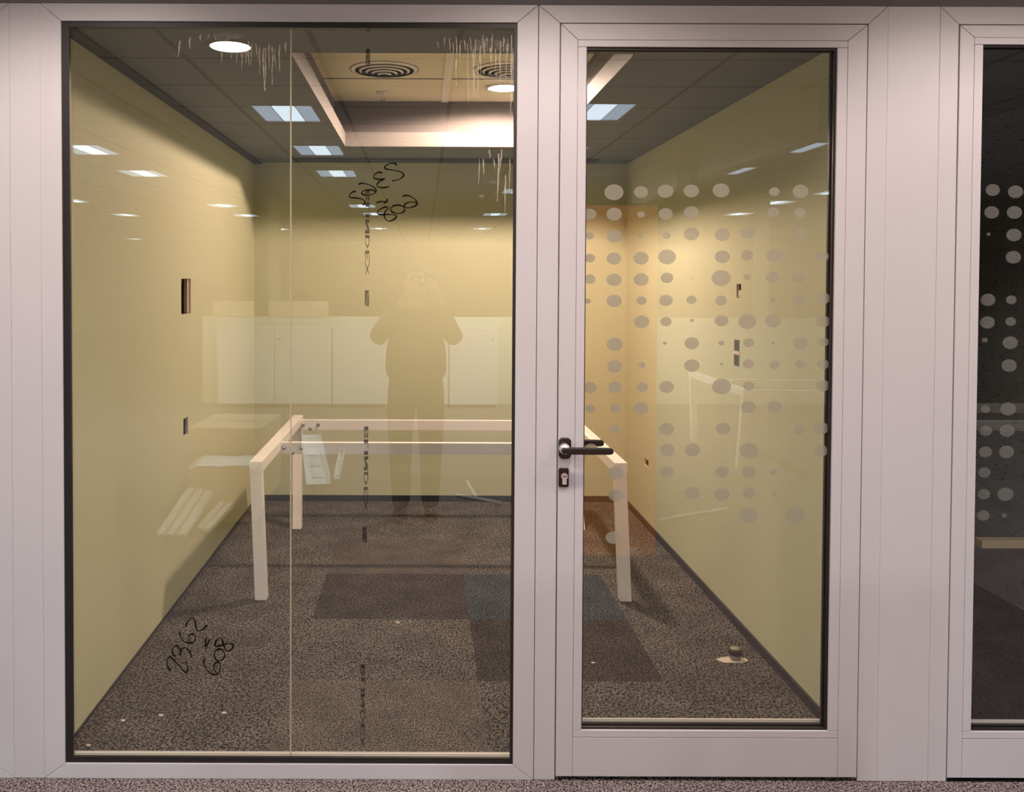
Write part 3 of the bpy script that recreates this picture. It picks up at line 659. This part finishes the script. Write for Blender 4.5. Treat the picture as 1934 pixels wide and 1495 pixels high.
for x, y in ((1.25, 5.27), (1.25, 7.05), (1.25, 8.9), (-5.3, 7.1), (-5.3, 8.9), (5.4, 6.8), (5.4, 8.9), (7.6, 6.8)):  # extra panels out of sight, added for more light in the office
    o = copy_tree(p0); o.location = (x, 2*G-y, OZ); tag(o, 'unseen square ceiling light added to brighten the office', 'ceiling light', 'square office ceiling lights')
# warm downlights along the corridor
def dl():
    t = empty('downlight', (0, 0, OZ))
    bm = bmesh.new(); lathe(bm, [(.10, -.002), (.125, -.002), (.122, -.012), (.10, -.008), (.10, -.002)], (0, 0, 0)); obj('trim_ring', bm, FRM, t, 0, True)
    bm = bmesh.new(); lathe(bm, [(.10, -.004), (.099, -.009)], (0, 0, 0)); obj('lens', bm, emis('warm_office_lens', (1, .86, .72), 28), t)
    return t
d0 = dl()
for i, x in enumerate((-.97, -3.0, .72, 3.5)):
    o = d0 if i == 0 else copy_tree(d0)
    o.location = (x, -1.60, OZ)
    tag(o, ['round warm downlight reflected at the top left of the window', 'round downlight over the corridor, left of the window', 'round downlight over the corridor in front of the door', 'round downlight over the corridor, right of the door'][i], 'downlight', 'round office downlights')
    l = bpy.data.lights.new('office_lamp', 'SPOT'); l.energy = P_DOWN; l.color = (1, .84, .80); l.spot_size = math.radians(150); l.spot_blend = .5; l.shadow_soft_size = .08
    q = bpy.data.objects.new('office_lamp', l); COL.objects.link(q); q.location = (x, -1.60, OZ-.03)
for i, x in enumerate((-2.6, -1.1, .4, 1.9, 3.4)):  # added row, hidden from view, to light the metal frames
    o = copy_tree(d0); o.location = (x, -.78, OZ)
    tag(o, 'unseen round warm downlight added to brighten the glazed front', 'downlight', 'round office downlights')
    q2 = q.copy(); q2.data = q.data.copy(); q2.data.energy = P_NEAR; COL.objects.link(q2); q2.location = (x, -.78, OZ-.03)

for x, y in ((1.33, -6.1), (1.25, -7.9), (-5.2, -6.2)):  # added lamps out of sight, lifting the light on the cabinets
    o = copy_tree(d0); o.location = (x, y, OZ); tag(o, 'unseen round downlight added to brighten the cabinets', 'downlight', 'round office downlights')
    q2 = q.copy(); q2.data = q.data.copy(); q2.data.energy = P_BACK; q2.data.color = (.88, .96, 1); COL.objects.link(q2); q2.location = (x, y, OZ-.03)
for x, y in ((-.955, 3.45), (-.94, 5.25), (-3.04, 5.27), (-3.10, 7.08), (1.205, 3.35), (3.22, 4.97), (3.22, 6.64), (-.95, 7.02), (1.25, 5.27)):
    l = bpy.data.lights.new('tube_lamp', 'SPOT'); l.energy = P_TUBE; l.color = (.86, .95, 1); l.spot_size = math.radians(160); l.spot_blend = .4; l.shadow_soft_size = .03
    q3 = bpy.data.objects.new('tube_lamp', l); COL.objects.link(q3); q3.location = (x+.02, 2*G-y-.22, OZ-.035)
BULK = mat('bulkhead_paint', (.86, .88, .84), .7)
# bulkhead, columns
struct(bx('trim_5', 2.3, 2.42, -4.62, -2.6, 2.48, OZ, BULK), 'pale bulkhead under the office ceiling')
struct(bx('trim_6', 2.3, 2.42, -7.0, -5.25, 2.48, OZ, BULK), 'pale bulkhead further back under the office ceiling')
for x, wd, lab in ((-2.13, .15, 'slim pale column seen reflected in the back left corner'), (4.86, .16, 'slim pale column seen reflected in the right half of the door')):
    tag(bx('column', x-wd/2, x+wd/2, -10.1, -9.9, 0, OZ, OFFICE_W), lab, 'column')
# half-height partition and cabinets
tag(bx('low_partition', -2.9, 7.2, -9.0, -8.88, 0, 1.14, GREENISH, None, .004), 'long pale waist-high partition behind the white cabinets', 'partition')
def cabinet(x0, x1, nd, label):
    t = empty('cabinet', (x0, -8.40, 0))
    wdt = x1-x0
    bx('body', .004, wdt-.004, -.42, -.022, .05, 1.0, CABINET, t); bx('plinth', .02, wdt-.02, -.40, -.05, 0, .05, BAND, t)
    bx('top', 0, wdt, -.44, 0, 1.0, 1.03, CABINET, t, .002)
    for k in range(nd):
        a, b = wdt*k/nd+.006, wdt*(k+1)/nd-.006
        d = bx('door', a, b, -.021, -.001, .055, .995, CABINET, t, .002)
        hx = b-.06 if k == 0 else a+.06
        bm = bmesh.new(); lathe(bm, [(0, 0), (.012, 0), (.012, .018), (0, .02)], (hx, -.001, .88), 'y', 12); obj('knob', bm, BLACK, d, 0, True)
    return tag(t, label, 'cabinet', 'low white cabinets against the partition')
cabinet(-2.593, -1.146, 2, 'low white two-door cabinet reflected left of the stamped name')
cabinet(-1.142, .330, 2, 'low white cabinet reflected directly behind the photographer')
cabinet(.334, .952, 1, 'narrow low white cabinet reflected right of the photographer')
for x0, x1, lab in ((-2.75, -2.22, 'brown carton standing on the partition by the slim column, left one'), (-2.02, -1.25, 'long brown carton standing on the partition right of the slim column')):
    tag(bx('carton', x0, x1, -9.02, -8.86, 1.14, 1.34, CARD, None, .004), lab, 'box', 'brown cartons on the partition')
# orange-brown panel standing behind the camera's right
t = empty('room_divider', (1.0, -2.37, 0))
bx('board', -.40, .385, -.04, 0, 0, 2.07, ORANGE, t, .003); bx('foot', -.30, -.24, -.25, .02, 0, .04, CARD, t); bx('foot', .22, .28, -.25, .02, 0, .04, CARD, t)
tag(t, 'tall orange-brown panel standing upright, reflected at the left of the door glass', 'panel')
# boxes
def carton(x0, x1, y0, y1, z0, z1, rz, label, sheet=False):
    t = empty('cardboard_box', ((x0+x1)/2, (y0+y1)/2, z0), rz); w_, d_, h = (x1-x0)/2, (y1-y0)/2, z1-z0
    bx('body', -w_, w_, -d_, d_, 0, h-.004, CARD, t, .004)
    bx('flap', -w_, w_, -d_, -.004, h-.004, h, CARD, t); bx('flap', -w_, w_, .004, d_, h-.004, h, CARD, t)
    bx('tape', -w_-.001, w_+.001, -.03, .03, h, h+.001, mat('clear_tape', (.6, .5, .36), .15), t)
    return tag(t, label, 'box', 'cardboard boxes on the office floor')
carton(-1.68, -1.15, -4.25, -3.55, 0, .55, .05, 'larger brown cardboard box, the far one reflected beside the lower socket opening')
carton(-1.58, -1.12, -3.50, -3.07, 0, .36, -.02, 'smaller brown box carrying a white sheet, reflected left of the desk')
bm = bmesh.new(); slab(bm, [(-1.52, -3.08), (-1.42, -3.09), (-1.36, -3.05), (-1.30, -3.10), (-1.17, -3.10), (-1.19, -3.46), (-1.27, -3.46), (-1.3, -3.40), (-1.4, -3.42), (-1.42, -3.46), (-1.55, -3.45)], .366, .374)
tag(obj('white_sheet', bm, PAPER), 'white irregular sheet lying on the smaller cardboard box', 'sheet')
# wrapped planks on the floor
SHEET = film('thin_plastic_wrap', (.9, .9, .88), .25, .6, .4)
def plank(a, b, wd, lab):
    a, b = Vector(a), Vector(b); t_ = empty('white_plank', (a+b)/2); d = (b-a)/2
    u = Vector((d.y, -d.x, 0)).normalized(); n = u.cross(d).normalized(); n = n if n.z > 0 else -n
    def beam(w_, h0, h1, ext):
        bm = bmesh.new(); e = d*(1+ext)
        hexa(bm, [-e-u*w_+n*h0, -e+u*w_+n*h0, e+u*w_+n*h0, e-u*w_+n*h0], [-e-u*w_+n*h1, -e+u*w_+n*h1, e+u*w_+n*h1, e-u*w_+n*h1]); return bm
    obj('core', beam(wd/2, .003, .028, 0), WHITE, t_, .002); obj('wrapping', beam(wd/2+.002, .001, .031, .02), SHEET, t_)
    tag(t_, lab, 'plank', 'white planks wrapped in plastic')
plank((-1.635, -2.66, .012), (-1.535, -3.03, .215), .050, 'leftmost white plank in the larger wrapped bundle on the floor')
plank((-1.57, -2.65, .012), (-1.475, -3.03, .205), .050, 'middle white plank in the larger wrapped bundle')
plank((-1.50, -2.645, .012), (-1.415, -3.03, .195), .055, 'right white plank in the larger wrapped bundle')
plank((-1.425, -2.80, .010), (-1.33, -3.03, .115), .040, 'left white plank of the short pair on the floor')
plank((-1.37, -2.78, .010), (-1.27, -3.03, .115), .045, 'right white plank of the short pair on the floor')
# slotted metal trays
def tray(cx, cy, L_, wd, rz, z, label):
    t_ = empty('metal_tray', (cx, cy, z), rz); bm = bmesh.new()
    box(bm, -wd/2, wd/2, -L_/2, L_/2, .004, .010); box(bm, -wd/2, -wd/2+.004, -L_/2, L_/2, .01, .055); box(bm, wd/2-.004, wd/2, -L_/2, L_/2, .01, .055); obj('channel', bm, PAPER, t_)
    for k in range(5): bx('slot', -wd*.22, wd*.22, -L_/2+(k+.5)*L_/5-.015, -L_/2+(k+.5)*L_/5+.015, .0101, .0115, BAND, t_)
    return tag(t_, label, 'cable tray', 'white slotted trays on the office floor')
tray(-.995, -5.28, 2.3, .20, -.152, 0, 'wide white slotted tray, the longer of two crossing behind the desk rails')
tray(-.72, -4.87, 1.05, .05, -.05, 0, 'narrow white slotted tray lying right of the wide one')
for a, b, lab in (((1.605, -3.11), (2.173, -3.42), 'long thin white stick on the floor reflected low on the right wall'), ((.258, -3.80), (.569, -3.56), 'short pale stick crossing another on the floor'), ((.36, -4.25), (.405, -3.73), 'second short pale stick, pointing away towards the cabinets')):
    p, q = Vector((*a, .012)), Vector((*b, .012)); bm = bmesh.new(); tube(bm, [p, q], .012, 6); tag(obj('white_stick', bm, PAPER), lab, 'stick')
# more desk frames in the office
dk = copy_tree(desk); dk.location = (2.70+.87, -6.45, 0); dk.location.y = -7.79; dk.location.z = 0; dk.rotation_euler = (0, 0, 0)
tag(dk, 'white desk frame reflected in the right part of the door glass', 'desk frame', 'desk frames standing in the open office')
dk = copy_tree(desk); dk.location = (4.35, -2.95-3.2, 0)
tag(dk, 'white desk frame further right, reflected in the second door', 'desk frame', 'desk frames standing in the open office')

# ------------------------------------------------------------------ photographer, seen only in reflection
def skin(name, verts, edges, radii, m, parent, sub=2, root=0):
    me = bpy.data.meshes.new(name); me.from_pydata(verts, edges, []); me.materials.append(m)
    o = bpy.data.objects.new(name, me); COL.objects.link(o); o.parent = parent
    md = o.modifiers.new('skin', 'SKIN'); md.use_smooth_shade = True
    for i, r in enumerate(radii):
        sv = me.skin_vertices[0].data[i]; sv.radius = r if isinstance(r, tuple) else (r, r); sv.use_root = (i == root)
    sb = o.modifiers.new('sub', 'SUBSURF'); sb.levels = sub; sb.render_levels = sub
    return o
SKIN = mat('skin', (.50, .30, .21), .5); JACK = mat('dark_jacket_cloth', (.045, .038, .034), .9); TROU = mat('dark_trousers_cloth', (.035, .030, .028), .9); HAIR = mat('dark_hair', (.02, .015, .012), .6)
PX, PY = -.045, -3.22
per = empty('person', (PX, PY, 0))
tag(per, 'person in dark jacket and trousers holding up a phone, reflected in the window', 'person')
V = []; E = []; RD = []
def add(p, r, par=None):
    V.append(p); RD.append(r); i = len(V)-1
    if par is not None: E.append((par, i))
    return i
# y+ points to the glass
pel = add((0, 0, .95), (.15, .10)); b1 = add((0, .0, 1.12), (.15, .10), pel); b2 = add((0, 0, 1.30), (.15, .10), b1); nk0 = add((0, -.01, 1.42), .07, b2); nk = add((0, 0, 1.48), .055, nk0)
h1 = add((0, .015, 1.555), (.072, .078), nk); h2 = add((0, .01, 1.63), (.078, .092), h1); h3 = add((0, .0, 1.69), (.06, .07), h2)
for s in (-1, 1):
    sh = add((s*.155, 0, 1.385), .055, b2); el = add((s*.262, .08, 1.215), .040, sh); wr = add((s*.115+.04, .25, 1.50), .026, el)
    pm = add((s*.088+.045, .268, 1.555), (.030, .020), wr)
    for k, (dz, ln) in enumerate(((.034, .055), (.012, .062), (-.010, .058), (-.030, .048))):
        f1 = add((s*.082+.045, .282, 1.582+dz*.6), .0095, pm); f2 = add((s*(.082-ln*.45)+.045, .300, 1.598+dz), .0085, f1); f3 = add((s*(.082-ln)+.045, .298, 1.600+dz), .007, f2)
    t1 = add((s*.092+.045, .25, 1.575), .011, pm); t2 = add((s*.070+.045, .236, 1.605), .009, t1)
    hp_ = add((s*.09, 0, .87), .085, pel); kn = add((s*.10, .015, .48), .055, hp_); an = add((s*.10, -.02, .09), .034, kn); to = add((s*.112, .07, .045), .030, an)
body = skin('body', V, E, RD, SKIN, per)
# face pieces grow on the head
bm = bmesh.new()
lathe(bm, [(0, .0), (.014, .004), (.010, .02), (0, .028)], (0, .085, 1.585), 'y', 10); obj('nose', bm, SKIN, per, 0, True)
for s in (-1, 1):
    bm = bmesh.new(); bmesh.ops.create_uvsphere(bm, u_segments=12, v_segments=8, radius=.011, matrix=Matrix.Translation((s*.03, .088, 1.613))); obj('eye', bm, mat('eye_white', (.8, .78, .75), .3), per, 0, True)
    bm = bmesh.new(); bmesh.ops.create_uvsphere(bm, u_segments=12, v_segments=8, radius=.03, matrix=Matrix.Translation((s*.078, .0, 1.60)) @ Matrix.Diagonal((.35, .6, 1, 1))); obj('ear', bm, SKIN, per, 0, True)
bm = bmesh.new(); bmesh.ops.create_uvsphere(bm, u_segments=12, v_segments=6, radius=.022, matrix=Matrix.Translation((0, .088, 1.552)) @ Matrix.Diagonal((1, .3, .3, 1))); obj('mouth', bm, mat('lips', (.42, .17, .14), .5), per, 0, True)
bm = bmesh.new(); bmesh.ops.create_uvsphere(bm, u_segments=20, v_segments=12, radius=.1, matrix=Matrix.Translation((0, -.018, 1.655)) @ Matrix.Diagonal((.86, .98, .85, 1)))
bmesh.ops.delete(bm, geom=[v for v in bm.verts if v.co.y > .03 and v.co.z < 1.675], context='VERTS'); obj('hair', bm, HAIR, per, 0, True)
# jacket
V2 = [(0, 0, .90), (0, 0, 1.04), (0, .0, 1.20), (0, 0, 1.32), (0, -.01, 1.42)]; E2 = [(0, 1), (1, 2), (2, 3), (3, 4)]
R2_ = [(.215, .145), (.235, .16), (.215, .15), (.195, .13), (.075, .07)]
for s in (-1, 1):
    i = len(V2); V2 += [(s*.16, 0, 1.385), (s*.225, .04, 1.29), (s*.275, .085, 1.215), (s*.19+.02, .17, 1.35), (s*.125+.038, .235, 1.475)]; E2 += [(3, i), (i, i+1), (i+1, i+2), (i+2, i+3), (i+3, i+4)]; R2_ += [.085, .075, .062, .055, .040]
skin('jacket', V2, E2, R2_, JACK, per)
V3 = [(0, 0, .92), (0, 0, 1.10)]; E3 = [(0, 1)]; R3 = [(.185, .13), (.17, .12)]
for s in (-1, 1):
    i = len(V3); V3 += [(s*.10, 0, .84), (s*.105, .01, .50), (s*.10, -.015, .045)]; E3 += [(0, i), (i, i+1), (i+1, i+2)]; R3 += [.12, .085, .065]
skin('trousers', V3, E3, R3, TROU, per)
for s in (-1, 1):
    bm = bmesh.new(); bmesh.ops.create_cube(bm, size=1, matrix=Matrix.Translation((s*.108, .04, .047)) @ Matrix.Diagonal((.095, .27, .09, 1)))
    sh_ = obj('shoe', bm, BLACK, per, .03)
# phone held just behind the lens position
ph = empty('phone', (0.0, -2.935, 1.625))
bx('body', -.078, .078, -.004, .004, -.037, .037, BLACK, ph, .003)
bm = bmesh.new(); lathe(bm, [(0, .004), (.010, .004), (.010, .006), (0, .006)], (0, 0, 0), 'y', 16); obj('lens', bm, CHROME, ph)
tag(ph, 'black phone held sideways in both hands of the reflected person', 'phone')
